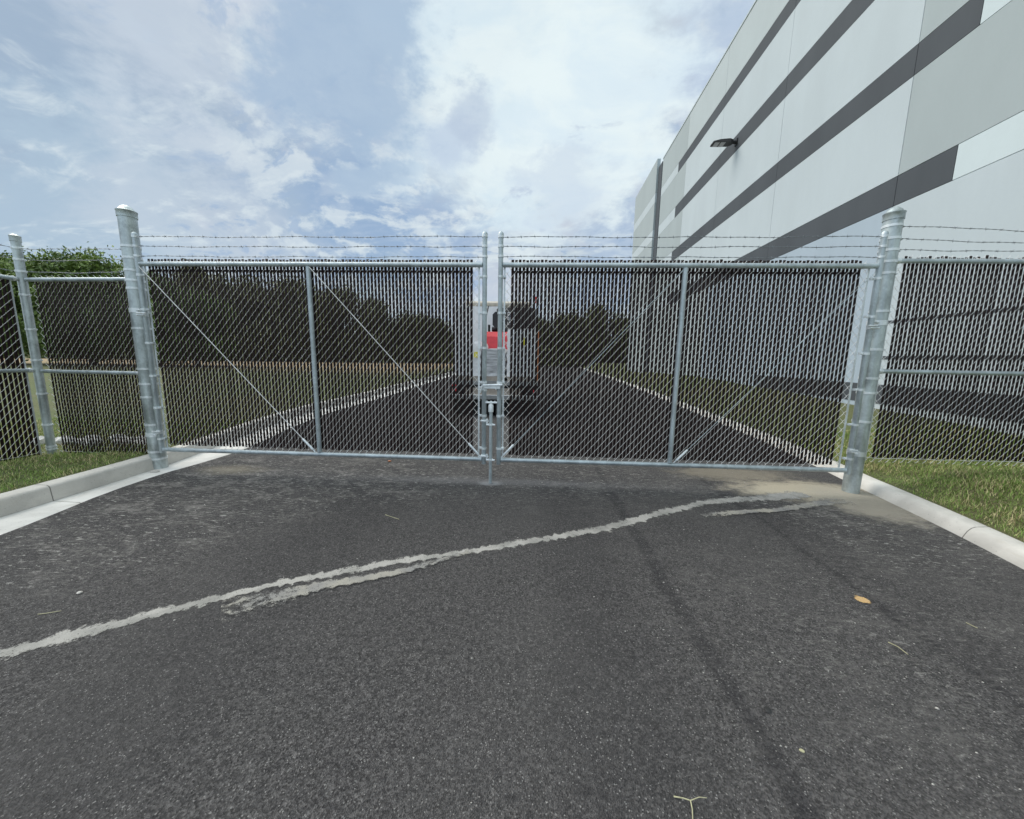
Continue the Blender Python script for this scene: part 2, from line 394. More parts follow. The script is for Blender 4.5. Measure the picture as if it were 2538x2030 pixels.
def np_mesh(name, V, F, tint=None, attr='tint'):
    V = np.asarray(V, np.float32); F = np.asarray(F, np.int32); k = F.shape[1]
    me = bpy.data.meshes.new(name)
    me.vertices.add(len(V)); me.vertices.foreach_set('co', V.ravel())
    me.loops.add(F.size); me.loops.foreach_set('vertex_index', F.ravel())
    me.polygons.add(len(F)); me.polygons.foreach_set('loop_start', np.arange(0, F.size, k, dtype=np.int32))
    me.update(calc_edges=True)
    if tint is not None:
        a = me.attributes.new(attr, 'FLOAT', 'POINT'); a.data.foreach_set('value', np.asarray(tint, np.float32))
    return me
def thing(name, label, cat, loc=(0, 0, 0), rz=0, group=None):
    o = bpy.data.objects.new(name, None); COL.objects.link(o); o.location = loc; o.rotation_euler = (0, 0, rz)
    o.empty_display_size = .1
    return tag(o, label, cat, group)
def tag(o, label, cat, group=None):
    o['label'] = label; o['category'] = cat
    if group: o['group'] = group
    return o
def struct(o, label=None):
    o['kind'] = 'structure'
    if label: o['label'] = label
    return o

# ------------------------------------------------------------------ ground, road, kerbs
def interp(poly, y):
    ys = [q[1] for q in poly]; xs = [q[0] for q in poly]; return float(np.interp(y, ys, xs))
LK = [(-3.76,-8),(-3.79,-3),(-3.82,-1.2),(-3.85,-.5),(-3.90,.2),(-4.05,.9),(-4.4,2.2),(-4.72,4),(-4.85,8),(-5.3,14),(-6.1,30),(-7.2,60)]   # left kerb foot
LG = [(-3.30,-8),(-3.38,-3),(-3.42,-1.43),(-3.58,-.9),(-3.68,-.46),(-3.70,0),(-3.62,.35),(-3.60,.9),(-3.95,2.2),(-4.28,4),(-4.40,8),(-4.85,14),(-5.65,30),(-6.7,60)]   # gutter edge
RK = [(1.5,-8),(2.3,-5),(2.98,-2.6),(3.34,-1.3),(3.47,-.75),(3.54,-.36),(3.60,.08),(3.72,.7),(3.98,2.2),(4.4,6.6),(5.0,13),(6.1,28),(8,60)]       # right kerb foot
ys = sorted(set([round(-8+.25*i, 3) for i in range(72)] + [10+2*i for i in range(26)]))
def smooth_poly(poly):
    yy = np.array(ys); xx = np.interp(yy, [q[1] for q in poly], [q[0] for q in poly])
    k = np.array([.25, .5, .25])
    for _ in range(2): xx[1:-1] = np.convolve(xx, k, 'valid')
    return xx
lk, lg, rk = smooth_poly(LK), smooth_poly(LG), smooth_poly(RK)

mb = MB()
vs = []; fs = []
for i, y in enumerate(ys): vs += [(lk[i]-.05, y, 0), (rk[i]+.05, y, 0)]
for i in range(len(ys)-1): fs.append((2*i, 2*i+1, 2*i+3, 2*i+2))
mb.add(vs, fs); struct(mb.build('road', M['asphalt']), 'dark asphalt drive running under the double gate')
def sweep(name, m, xs, prof, label, flip=False):
    vs = []; fs = []; n = len(prof)
    for i, y in enumerate(ys):
        for dx, z in prof: vs.append((xs[i]+dx + RNG.normal(0, .0012), y, z + RNG.normal(0, .0008)))
    for i in range(len(ys)-1):
        for k in range(n-1):
            q = (i*n+k, i*n+k+1, (i+1)*n+k+1, (i+1)*n+k); fs.append(q if flip else q[::-1])
    b_ = MB(); b_.add(vs, fs); return struct(b_.build(name, m, smooth=True), label)
sweep('kerb', M['kerb'], lk, [(0.004,-.02),(0,.004),(-.012,.125),(-.022,.143),(-.04,.15),(-.145,.152),(-.16,.145),(-.165,.0)], 'pale concrete kerb along the left grass verge')
sweep('kerb', M['kerb'], rk, [(-.004,-.02),(0,.004),(.028,.052),(.05,.078),(.075,.088),(.165,.094),(.18,.088),(.185,-.02)], 'low pale concrete kerb beside the right grass', True)
vs = []; fs = []
for i, y in enumerate(ys):
    g = lg[i] + RNG.normal(0, .004)
    vs += [(lk[i]+.002, y, .010), (g-.02, y, .006), (g, y, -.004)]
for i in range(len(ys)-1):
    for k in range(2): fs.append((3*i+k, 3*i+k+1, 3*i+k+4, 3*i+k+3))
mb = MB(); mb.add(vs, fs); struct(mb.build('gutter', M['gutter'], smooth=True), 'pale concrete gutter strip at the foot of the left kerb')

def sstep(a, b, x):
    u = np.clip((x-a)/(b-a), 0, 1); return u*u*(3-2*u)
def zl(dist, y):     # left verge height by distance from kerb back
    return .150 - .03*sstep(0, 1.2, dist) + .25*sstep(8, 40, dist+np.maximum(y, 0)*.9) + .012*np.sin(dist*3.1+y*2.3)*sstep(0, .4, dist)
def zr(dist, y):
    return .088 + .15*sstep(0, .75, dist) + (.10+.035*np.clip(y, 0, 12))*sstep(.5, 2.4, dist) + .012*np.sin(dist*3.7+y*2.1)*sstep(0, .3, dist)
dists = np.concatenate([np.linspace(0, 6, 31), [7, 8, 10, 13, 17, 22, 30, 40, 60, 90, 140, 220, 400]])
ysg = np.array(ys + [80, 110, 160, 240, 400], float)
def verge(name, xs, sign, zf, off, label):
    xs2 = np.concatenate([xs, np.full(5, xs[-1])])
    vs = np.array([[xs2[i] + sign*(off+d_), y, zf(d_, y)] for i, y in enumerate(ysg) for d_ in dists]); n = len(dists)
    fs = [[i*n+k, i*n+k+1, (i+1)*n+k+1, (i+1)*n+k][::(1 if sign > 0 else -1)] for i in range(len(ysg)-1) for k in range(n-1)]
    return struct(link(name, np_mesh(name, vs, fs), M['lawn'], None, True), label)
verge('grass_verge', lk, -1, zl, .150, 'green verge and tan field left of the kerb')
verge('grass_verge', rk, 1, zr, .170, 'green grass slope between right kerb and warehouse')
mb = MB(); mb.add([(-900,-900,-.08),(900,-900,-.08),(900,900,-.08),(-900,900,-.08)], [(0,1,2,3)]); struct(mb.build('ground', M['lawn']))

# grass blades -----------------------------------------------------------
def grass(name, n, xr, yr, zfun, ok, label, lo=.02, hi=.05):
    P = np.column_stack([RNG.uniform(*xr, n), RNG.uniform(*yr, n)])
    P = P[ok(P[:, 0], P[:, 1])]; n = len(P)
    z = zfun(P[:, 0], P[:, 1])
    cl = np.sin(P[:, 0]*7.3+1.7*np.sin(P[:, 1]*5.1))*np.sin(P[:, 1]*8.9+1.3*np.sin(P[:, 0]*6.2))
    L = RNG.uniform(lo, hi, n)*(1+.35*cl); th = RNG.uniform(0, 2*np.pi, n); lean = RNG.uniform(.25, 1.35, n)
    wd = RNG.uniform(.0016, .0034, n)
    dirv = np.column_stack([np.cos(th), np.sin(th)]); side = np.column_stack([-np.sin(th), np.cos(th)])
    def at(f, k):
        h = L*f; out = h*lean*f*.75
        q = np.zeros((n, 3)); q[:, :2] = P + dirv*out[:, None] + side*(k*wd*(1-.75*f))[:, None]; q[:, 2] = z + h*(1-.28*f*lean*.8) - .006
        return q
    V = np.stack([at(0, -1), at(0, 1), at(.55, 1), at(.55, -1), at(1, .6), at(1, -.6)], 1).reshape(-1, 3)
    i = np.arange(n)[:, None]*6
    F = np.concatenate([i+np.array([[0, 1, 2, 3]]), i+np.array([[3, 2, 4, 5]])])
    tint = np.repeat(np.clip(RNG.uniform(0, 1, n)*.75+.12*cl+.1, 0, 1.2), 6)
    o = link(name, np_mesh(name, V, F, tint), M['blades']); o['kind'] = 'stuff'; o['label'] = label
    return o
def lkx(y): return np.interp(y, ys, lk)
def rkx(y): return np.interp(y, ys, rk)
grass('grass', 90000, (-8, -3.9), (-3.2, 2.2), lambda x, y: zl(lkx(y)-.15-x, y), lambda x, y: (x < lkx(y)-.165+RNG.normal(0, .012, len(x))), 'short green grass on the left verge before the fence')
grass('grass', 150000, (2.9, 7.2), (-3.2, 2.0), lambda x, y: zr(x-rkx(y)-.17, y), lambda x, y: (x > rkx(y)+.195+RNG.normal(0, .012, len(x))) & (x < 6.5), 'green grass with straw patches beside the right kerb', .022, .06)

# ------------------------------------------------------------------ chain link fabric and slats
PIT, TT = .0352, .082
def fabric_np(x0, n, z0, z1, y=0.0, r=.002, amp=.0055):
    """woven wire: n helices of width PIT starting at x0"""
    rows = int(math.floor((z1-z0)/TT*2))
    # one half turn: edge, .22, .78 ; z rises TT/2
    us, zs_, ys_ = [], [], []
    for h in range(rows):
        fwd = h % 2 == 0
        for f, yy in ((0, 0), (.2, 1), (.8, 1)):
            us.append(f if fwd else 1-f); zs_.append((h+f)*TT/2); ys_.append(-amp*yy if fwd else amp*yy)
    us.append(1 if rows % 2 else 0); zs_.append(rows*TT/2); ys_.append(0)
    base = np.column_stack([np.array(us)*PIT, ys_, zs_])
    tg = np.gradient(base, axis=0); tg /= np.linalg.norm(tg, axis=1)[:, None]
    nb = np.tile([0., 1, 0], (len(base), 1)); nb -= (nb*tg).sum(1)[:, None]*tg; nb /= np.linalg.norm(nb, axis=1)[:, None]
    nc = np.cross(tg, nb)
    ring = np.stack([base+r*nb, base+r*nc, base-r*nb, base-r*nc], 1).reshape(-1, 3)
    npt = len(base)
    i = np.arange(npt-1)[:, None]*4
    f1 = np.concatenate([i+np.array([[k, (k+1) % 4, 4+(k+1) % 4, 4+k]]) for k in range(4)])
    V = []; F = []
    for k in range(n):
        off = np.array([x0+k*PIT, y, z0 + (TT/2 if k % 2 else 0) - TT/2*.0])
        q = ring.copy()
        q += off
        keep = q
        V.append(keep); F.append(f1 + k*len(ring))
    return np.concatenate(V), np.concatenate(F)
def slats_np(x0, n, z0, z1, y=0.0, wd=.0264, th=.0062, jit=.010):
    V = []; F = []
    prof = np.array([(-.5, 0), (-.28, -.5), (-.06, -.36), (.06, -.36), (.28, -.5), (.5, 0), (.28, .5), (-.28, .5)])*[wd, th]; m_ = len(prof)
    zrow = np.array([0, .33, .66, 1.0])
    for k in range(n):
        cx = x0+(k+.5)*PIT + RNG.normal(0, .0007); a = RNG.normal(0, .05)
        zt = z1 + RNG.normal(0, jit) if jit else z1; zb_ = z0 + RNG.normal(0, .004)
        q = np.column_stack([prof[:, 0]*math.cos(a)-prof[:, 1]*math.sin(a), prof[:, 0]*math.sin(a)+prof[:, 1]*math.cos(a)])
        for j, f in enumerate(zrow):
            bx = RNG.normal(0, .0009) if 0 < j < 3 else 0
            V.append(np.column_stack([q[:, 0]+cx+bx, q[:, 1]+y, np.full(m_, zb_+(zt-zb_)*f)]))
        b0 = k*m_*4
        for j in range(3):
            for i in range(m_): F.append((b0+j*m_+i, b0+j*m_+(i+1) % m_, b0+(j+1)*m_+(i+1) % m_, b0+(j+1)*m_+i))
        for bb in (b0+3*m_,):
            F.append((bb, bb+1, bb+6, bb+7)); F.append((bb+1, bb+2, bb+5, bb+6))
            F.append((bb+2, bb+3, bb+4, bb+5))
    return np.concatenate(V), np.array(F)
def add_fabric(parent, x0, n, z0, z1, y, slat0=None, slatn=None, sz0=0, sz1=0, jit=.010):
    V, F = fabric_np(x0, n, z0, z1, y)
    link('chain_link_mesh', np_mesh('chain_link_mesh', V, F), M['wire'], parent, True)
    k0 = slat0 if slat0 is not None else 0
    V, F = slats_np(x0+k0*PIT, slatn if slatn else n, sz0, sz1, y, jit=jit)
    link('privacy_slats', np_mesh('privacy_slats', V, F), M['slat'], parent, False)
def barbed(parent, a, c, sag=.006, name='barbed_wire'):
    a, c = Vector(a), Vector(c); L = (c-a).length; n = max(8, int(L/.022)); b_ = MB()
    ph = random.random()*6; ax = (c-a).normalized(); up = Vector((0, 0, 1)); sd = ax.cross(up)
    def P(f): return a.lerp(c, f) - up*(sag*4*f*(1-f)) + up*(.0035*math.sin(ph+f*L*5.1) + .002*math.sin(ph*2+f*L*13))
    for s_ in (0, math.pi):
        b_.tube([P(i/n)+.0022*(math.cos(s_+i*1.15)*up+math.sin(s_+i*1.15)*sd) for i in range(n+1)], .0017, 4)
    k = int(L/.125)
    for i in range(k):
        f = (i+.5)/k; q = P(f); an = random.random()*3.14
        for s_ in (0, 1.57):
            dv = (math.cos(an+s_)*up + math.sin(an+s_)*sd + .35*ax*random.uniform(-1, 1)).normalized()
            b_.tube([q-dv*.017, q, q+dv*.017], [.0006, .0018, .0006], 4); b_.tube([q-ax*.006+dv*.002, q+ax*.006-dv*.002], .0042, 5)
    return b_.build(name, M['barb'], parent, True)
def ties(parent, x0, x1, z, y, r, step=.30):
    x = x0+step*.6
    while x < x1-.05:
        pts = [(x+.004*k/3, y+(r+.0025)*math.cos(k*2*math.pi/14-2.2), z+(r+.0025)*math.sin(k*2*math.pi/14-2.2)) for k in range(13)]
        MB().tube(pts, .0021, 5).build('tie_wire', M['wire'], parent, True); x += step*random.uniform(.9, 1.1)
def ring_band(c, r, h, ear=None):
    b_ = MB(); b_.lathe(c, [(r, -h/2), (r+.004, -h/2), (r+.004, h/2), (r, h/2)], 28)
    if ear is not None:
        e = Vector(ear); p0 = Vector(c)+e*(r); p1 = Vector(c)+e*(r+.035); sd = Vector((-e.y, e.x, 0))*.004
        b_.tube([p0, p1], .006, 6); b_.tube([p1-sd*3-e*.008, p1+sd*3-e*.008], .007, 6)
    return b_

# ------------------------------------------------------------------ gate posts
def gate_post(x, y, h, r, bands, ear, label):
    t_ = thing('gate_post', label, 'post', (x, y, 0), 0, 'gate posts')
    b_ = MB(); b_.lathe((0, 0, 0), [(r, -.3), (r, h*.5), (r, h)], 40); b_.build('pipe', M['galv_post'], t_, True)
    b_ = MB(); b_.lathe((0, 0, h-.055), [(r+.001, 0), (r+.006, .002), (r+.006, .052), (r+.009, .056), (r+.009, .064), (r*.93, .070), (r*.78, .088), (r*.5, .108), (r*.2, .118), (.004, .120)], 40)
    b_.build('cap', M['galv_post'], t_, True)
    for z in bands: ring_band((0, 0, z), r+.0005, .022, ear).build('band', M['galv_fit'], t_, True)
    return t_
PL, PR = (-3.905, .085), (3.435, .085)
gate_post(*PL, 2.665, .072, [2.33, 2.22, 2.10, 2.0, 1.92, 1.52, 1.10, .94, .80, .50, .20, .12], (-1, 0, 0), 'thick galvanized post at the left end of the gate, in the gutter')
gate_post(*PR, 2.615, .068, [2.51, 2.40, 2.30, 2.20, 2.10, 1.76, 1.41, 1.14, 1.0, .72], (1, 0, 0), 'thick galvanized post at the right end of the gate, in tan dirt')

# ------------------------------------------------------------------ gate leaves
ZT, ZB = 2.148, .243
def leaf(label, xh, xl, xb, post, pr, rods, nfab0, nslat0, nslat1, hinges, barbz):
    s = 1 if xl > xh else -1
    t_ = thing('gate_leaf', label, 'gate', (xh, 0, 0), 0, 'gate leaves')
    L = abs(xl-xh); X_ = lambda x: x-xh
    RR = .0225
    x0, x1 = min(X_(xh), X_(xl)), max(X_(xh), X_(xl))
    MB().tube([(x0+RR, 0, ZT), (x1-RR, 0, ZT)], RR, 16).build('top_rail', M['galv'], t_, True)
    MB().tube([(x0+RR, 0, ZB), (x1-RR, 0, ZB)], RR, 16).build('bottom_rail', M['galv'], t_, True)
    for nm, xx, zb in (('hinge_stile', 0, .205), ('latch_stile', X_(xl), .195)):
        st = MB().lathe((xx, 0, 0), [(RR, zb), (RR+.001, zb+.002), (RR, 2.42)], 20).build(nm, M['galv'], t_, True)
        MB().lathe((xx, 0, 2.415), [(RR+.0005, -.02), (RR+.004, -.018), (RR+.004, .012), (RR*.8, .026), (RR*.4, .034), (.002, .036)], 20).build('cap', M['galv'], st, True)
        for z in [q for q in barbz]:
            ring_band((xx, 0, z), RR+.0005, .02, None).build('wire_clamp', M['galv_fit'], st, True)
    MB().tube([(X_(xb), 0, ZB+RR), (X_(xb), 0, ZT-RR)], RR, 16).build('centre_brace', M['galv'], t_, True)
    # fabric behind the frame
    fx0 = nfab0
    n = int((x1-x0-.05)/PIT)
    xs0 = x0+.025
    add_fabric(t_, xs0, n, ZB-.012, ZT+.018, .034, nslat0, n-nslat0-nslat1, .288, 2.203, .003)
    sx0, sx1 = xs0+nslat0*PIT, xs0+(n-nslat1)*PIT
    MB().box((sx0+.003, .0365, 2.083), (sx1-.003, .0405, 2.104)).build('lock_strip', M['slat_dark'], t_)
    for xx, dirx in ((xs0+.012, 1), (xs0+n*PIT-.012, -1)):
        tb = MB().box((xx-.008, .024, ZB-.005), (xx+.008, .029, ZT+.02)).build('tension_bar', M['galv_fit'], t_)
    for sx in (0, X_(xl)):
        toward = 1 if (sx == x0) else -1
        for z in np.linspace(.36, 2.04, 6):
            b_ = ring_band((sx, 0, z), RR+.0005, .022, None)
            b_.box((min(sx+toward*(RR), sx+toward*(RR+.03)), -.004, z-.010), (max(sx+toward*RR, sx+toward*(RR+.03)), .024, z+.010))
            b_.tube([(sx+toward*(RR+.018), -.016, z), (sx+toward*(RR+.018), .028, z)], .006, 6)
            b_.build('tension_band', M['galv_fit'], t_, True)
    ties(t_, x0, x1, ZT, .004, RR, .34); ties(t_, x0, x1, ZB, .004, RR, .34)
    for (ax, az), (bx, bz), y in rods:
        a, c = Vector((X_(ax), y, az)), Vector((X_(bx), y, bz))     # upper end, lower end
        q = c.lerp(a, .075)
        rd = MB().tube([a, q], .0042 if s > 0 else .003, 8).build('truss_rod', M['wire' if s > 0 else 'galv'], t_, True)
        MB().tube([c, c.lerp(a, .012), c.lerp(a, .014), c.lerp(a, .072), c.lerp(a, .075)], [.006, .006, .012, .012, .006], 8).build('turnbuckle', M['galv_fit'], rd, True)
    for z in barbz: barbed(t_, (0, -.004, z), (X_(xl), -.004, z-.012*(-1 if s < 0 else 1)*0), .006)
    # hinges: strap round the post, pintle and a collar round the stile
    pc = Vector((post[0]-xh, post[1], 0)); e = (Vector((0, 0, 0))-pc).normalized(); sd = Vector((-e.y, e.x, 0))
    for z, flip in hinges:
        b_ = ring_band((pc.x, pc.y, z), pr+.001, .045, None)
        for q in (-1, 1):
            p0 = pc + e*(pr) + sd*.028*q; p1 = pc - e*(pr+.03)*.0 + e*(pr+.05) + sd*.018*q
            b_.tube([p0+Vector((0, 0, z)), p1+Vector((0, 0, z))], .009, 8)
        out_ = pc - e*(pr+.004)
        b_.box((-.012, -.03, -.02), (.012, .03, .02), Matrix.Translation(out_+Vector((0, 0, z))) @ e.to_track_quat('X', 'Z').to_matrix().to_4x4())
        b_.tube([out_-sd*.022-e*.035+Vector((0, 0, z)), out_-sd*.022+e*.02+Vector((0, 0, z))], .007, 8)
        b_.tube([out_+sd*.022-e*.035+Vector((0, 0, z)), out_+sd*.022+e*.02+Vector((0, 0, z))], .007, 8)
        hg = b_.build('hinge', M['galv_fit'], t_, True)
        zz_ = z + (.045 if flip else -.045)
        b_ = ring_band((0, 0, zz_), RR+.0008, .04, None)
        pin = e*(-.052)
        b_.tube([Vector((0, 0, zz_)), pin+Vector((0, 0, zz_))], .016, 10)
        b_.tube([pin+Vector((0, 0, z-.08)), pin+Vector((0, 0, z+.08))], .010, 10)
        b_.tube([(-.04*s-.01, -RR-.012, zz_+.008), (.05*s, -RR-.012, zz_+.008)], .007, 8)
        b_.tube([(-.05*s, -RR-.012, zz_-.010), (.03*s, -RR-.012, zz_-.010)], .007, 8)
        b_.build('hinge_collar', M['galv_fit'], hg, True)
    return t_
XHL, XLL, XBL = -3.755, -.270, -2.005
XHR, XLR, XBR = 3.305, -.118, 1.597
gl = leaf('left gate leaf of chain link with dark brown slats, carrying the drop rod', XHL, XLL, XBL, PL, .072,
          [((XHL+.035, 2.115), (XBL-.03, .275), -.029), ((XBL+.03, 2.115), (XLL-.03, .275), -.029)], 0, 1, 2, [(1.70, False), (.39, True)], [2.405, 2.315, 2.222])
gr = leaf('right gate leaf of chain link with dark brown slats, hung beside the warehouse', XHR, XLR, XBR, PR, .068,
          [((XBR-.03, 2.10), (XLR+.03, .275), -.029), ((XHR-.06, 2.08), (XBR+.03, .275), -.029)], 0, 2, 2, [(1.655, False), (.40, True)], [2.40, 2.315, 2.225])
# latch and drop rod belong to the left leaf
xo = -XHL
b_ = MB()
lx = XLL+xo; rx = XLR+xo
b_.lathe((lx, 0, .975), [(.0235, -.03), (.031, -.03), (.031, .03), (.0235, .03)], 20)
b_.tube([(lx-.04, -.03, .985), (lx-.04, .03, .985)], .008, 8); b_.tube([(lx-.05, -.012, .96), (lx, -.034, .96)], .008, 8)
b_.bbox((lx, -.040, .972), (rx+.01, -.030, 1.010), .003, 0)
b_.tube([(lx-.01, -.036, 1.004), (rx+.03, -.036, 1.012)], .011, 8)
b_.tube([(rx-.03, -.036, 1.008), (rx-.03, -.036, .97), (rx-.025, .03, .965)], .008, 8)
b_.tube([(rx+.028, -.036, 1.010), (rx+.028, -.036, 1.04)], .008, 8); b_.tube([(lx-.02, -.036, .99), (lx-.035, -.036, .93)], .009, 8)
b_.build('fork_latch', M['galv_fit'], gl, True)
dx_ = -.197+xo
dr = MB().tube([(dx_, -.035, .002), (dx_, -.035, .015), (dx_, -.035, .80)], [.017, .017, .017], 14).build('drop_rod', M['galv'], gl, True)
b_ = MB(); b_.lathe((dx_, -.035, .80), [(.018, -.06), (.026, -.058), (.026, .0), (.022, .014), (.012, .02)], 16)
b_.tube([(dx_-.055, -.035, .835), (dx_+.06, -.035, .835)], .010, 8); b_.tube([(dx_, -.035, .80), (dx_, -.035, .84)], .014, 8)
for q in (-.04, 0, .04): b_.tube([(dx_+q, -.035, .835), (dx_+q, -.035, .852)], .009, 6)
b_.build('handle', M['galv_fit'], dr, True)
for z in (.625, .262):
    b_ = MB(); b_.lathe((lx, 0, z+.02), [(.0235, -.012), (.03, -.012), (.03, .012), (.0235, .012)], 18)
    b_.lathe((dx_, -.035, z-.012), [(.018, -.009), (.025, -.009), (.025, .009), (.018, .009)], 14)
    b_.tube([(lx-.03, -.03, z+.022), (lx+.05, -.036, z+.022)], .008, 8); b_.tube([(lx+.035, -.036, z+.045), (lx+.035, -.036, z-.014)], .011, 8)
    b_.tube([(lx+.03, -.04, z-.014), (dx_+.045, -.052, z-.012)], .009, 8)
    b_.build('rod_guide', M['galv_fit'], dr, True)

# ------------------------------------------------------------------ fences
def fence(label, p0, p1, zr_, zm, z0, ztop, sz0, sz1, jit, barbs, slat_in=(2, 0), group='chain link fences'):
    a, c = Vector((*p0, 0)), Vector((*p1, 0)); L = (c-a).length; rz = math.atan2(c.y-a.y, c.x-a.x)
    t_ = thing('chain_link_fence', label, 'fence', (p0[0], p0[1], 0), rz, group)
    RR = .0205
    sg = -1 if math.cos(rz) > 0 or True else 1
    for nm, z in (('top_rail', zr_), ('mid_rail', zm)):
        r_ = MB().tube([(0, 0, z), (L, 0, z)], RR, 14).build(nm, M['galv'], t_, True)
        b_ = MB(); b_.tube([(-.012, 0, z), (.018, 0, z), (.034, 0, z)], [.014, .026, .026], 14); b_.build('rail_end_cup', M['galv_fit'], r_, True)
        ties(t_, .1, L, z, .004*FS[0], RR, .36)
    n = int(L/PIT)-1
    add_fabric(t_, .030, n, z0, ztop, .030*FS[0], slat_in[0], n-slat_in[0]-slat_in[1], sz0, sz1, jit)
    MB().box((.030, .022*FS[0]-.003, z0+.02), (.042, .022*FS[0]+.003, ztop-.03)).build('tension_bar', M['galv_fit'], t_)
    pts = [(L*i/40, .020*FS[0], z0+.042+.004*math.sin(i*1.7)) for i in range(41)]
    MB().tube(pts, .0022, 5).build('tension_wire', M['wire'], t_, True)
    for z, zb2 in barbs: barbed(t_, (0, -.01, z), (L, -.01, zb2), .008)
    return t_
FS = [1]
fence('right fence of chain link with dark slats, running toward the warehouse wall', (PR[0]+.072, .082), (6.38, .095), 2.214, 1.207, .305, 2.235, .352, 2.252, .010,
      [(2.515, 2.41), (2.402, 2.33), (2.310, 2.29)], (2, 0))
FS = [-1]   # built from post toward the left: local y flips
fence('short fence of chain link with dark slats, from left gate post to corner post', (PL[0]-.076, .095), (-5.185, .135), 2.018, 1.05, .10, 2.048, .115, 2.005, .004,
      [(2.325, 2.335), (2.215, 2.222), (2.095, 2.10)], (0, 1))
fence('leftmost fence of chain link with dark slats, turning toward the camera past the corner post', (-5.24, .095), (-5.40, -2.6), 2.018, 1.06, .10, 2.048, .115, 2.005, .004,
      [(2.335, 2.42), (2.222, 2.30), (2.10, 2.16)], (0, 0))
# corner post
t_ = thing('corner_post', 'slimmer galvanized corner post joining two fences at the far left', 'post', (-5.235, .135, 0))
rc = .036
MB().lathe((0, 0, 0), [(rc, -.2), (rc, 1.2), (rc, 2.44)], 28).build('pipe', M['galv_post'], t_, True)
MB().lathe((0, 0, 2.40), [(rc+.001, 0), (rc+.005, .002), (rc+.005, .05), (rc+.007, .056), (rc*.8, .066), (rc*.4, .074), (.004, .076)], 28).build('cap', M['galv_post'], t_, True)
for z in (2.335, 2.22, 2.10, 1.86, 1.50, 1.17, .80, .45, .20, .17):
    ring_band((0, 0, z), rc+.0005, .022, (1, -.05, 0)).build('band', M['galv_fit'], t_, True)

# ------------------------------------------------------------------ warehouse
bt = thing('warehouse', 'tall pale grey concrete warehouse with charcoal bands behind the right fence', 'building', (6.5, 0, 0), math.atan2(1, .04)-math.pi/2)
TOP = 12.26
MB().box((.02, -14, -.6), (40, 23.98, TOP-.02)).build('wall', M['p_body'], bt)
G = .005
def slab(name, y0, y1, z0, z1, m, x=0.0, gy0=G, gy1=G, gz=G):
    MB().box((x-.03, y0+gy0, z0+gz), (x+.0195, y1-gy1, z1-gz)).build(name, M[m], bt)
def row(z0, z1, cells):
    for y0, y1, m in cells: slab('dark_band' if m == 'p_dark' else 'wall_panel', y0, y1, z0, z1, m)
C = [-14, -3.75, -.05, 3.68, 7.4, 11.1, 14.6, 18.3]
BE = 15.66; BN = 2.74
lo = .02
row(-.6, 4.08, [(C[0], C[1], 'p_light'), (C[1], C[2], 'p_light'), (C[2], C[3], 'p_light'), (C[3], C[4], 'p_blue'), (C[4], C[5], 'p_blue'), (C[5], C[6], 'p_soft'), (C[6], C[7], 'p_grey')])
row(4.08, 4.59, [(C[0], C[1], 'p_pale'), (C[1], C[2], 'p_pale'), (C[2], BN, 'p_pale'), (BN, C[3], 'p_dark'), (C[3], C[4], 'p_dark'), (C[4], C[5], 'p_dark'), (C[5], C[6], 'p_dark'), (C[6], BE, 'p_dark'), (BE, C[7], 'p_light')])
row(4.59, 6.17, [(C[0], C[1], 'p_grey'), (C[1], C[2], 'p_grey'), (C[2], C[3], 'p_grey'), (C[3], C[4], 'p_light'), (C[4], C[5], 'p_light'), (C[5], C[6], 'p_light'), (C[6], C[7], 'p_grey')])
row(6.17, 6.66, [(C[0], C[1], 'p_pale'), (C[1], C[2], 'p_pale'), (C[2], BN, 'p_pale'), (BN, C[3], 'p_dark'), (C[3], C[4], 'p_dark'), (C[4], C[5], 'p_dark'), (C[5], C[6], 'p_dark'), (C[6], BE, 'p_dark'), (BE, C[7], 'p_light')])
row(6.66, 8.24, [(C[0], C[1], 'p_grey'), (C[1], C[2], 'p_grey'), (C[2], C[3], 'p_grey'), (C[3], C[4], 'p_light'), (C[4], C[5], 'p_light'), (C[5], C[6], 'p_light'), (C[6], C[7], 'p_grey')])
row(8.24, 8.76, [(C[0], C[1], 'p_pale'), (C[1], BN, 'p_pale'), (BN, C[3], 'p_dark'), (C[3], C[4], 'p_dark'), (C[4], C[5], 'p_dark'), (C[5], C[6], 'p_dark'), (C[6], BE, 'p_dark'), (BE, C[7], 'p_light')])
row(8.76, 10.31, [(C[0], C[1], 'p_grey'), (C[1], C[3], 'p_grey'), (C[3], C[4], 'p_light'), (C[4], C[5], 'p_light'), (C[5], C[6], 'p_light'), (C[6], C[7], 'p_grey')])
row(10.31, 10.75, [(C[0], BN, 'p_pale'), (BN, C[3], 'p_dark'), (C[3], C[4], 'p_dark'), (C[4], C[5], 'p_dark'), (C[5], C[6], 'p_dark'), (C[6], BE, 'p_dark'), (BE, C[7], 'p_light')])
row(10.75, TOP, [(C[0], C[1], 'p_soft'), (C[1], C[3], 'p_soft'), (C[3], C[4], 'p_soft'), (C[4], C[5], 'p_soft'), (C[5], C[6], 'p_soft'), (C[6], C[7], 'p_grey')])
MB().box((-.05, -14.0, TOP), (.35, 18.3, TOP+.06)).build('coping', M['p_light'], bt)
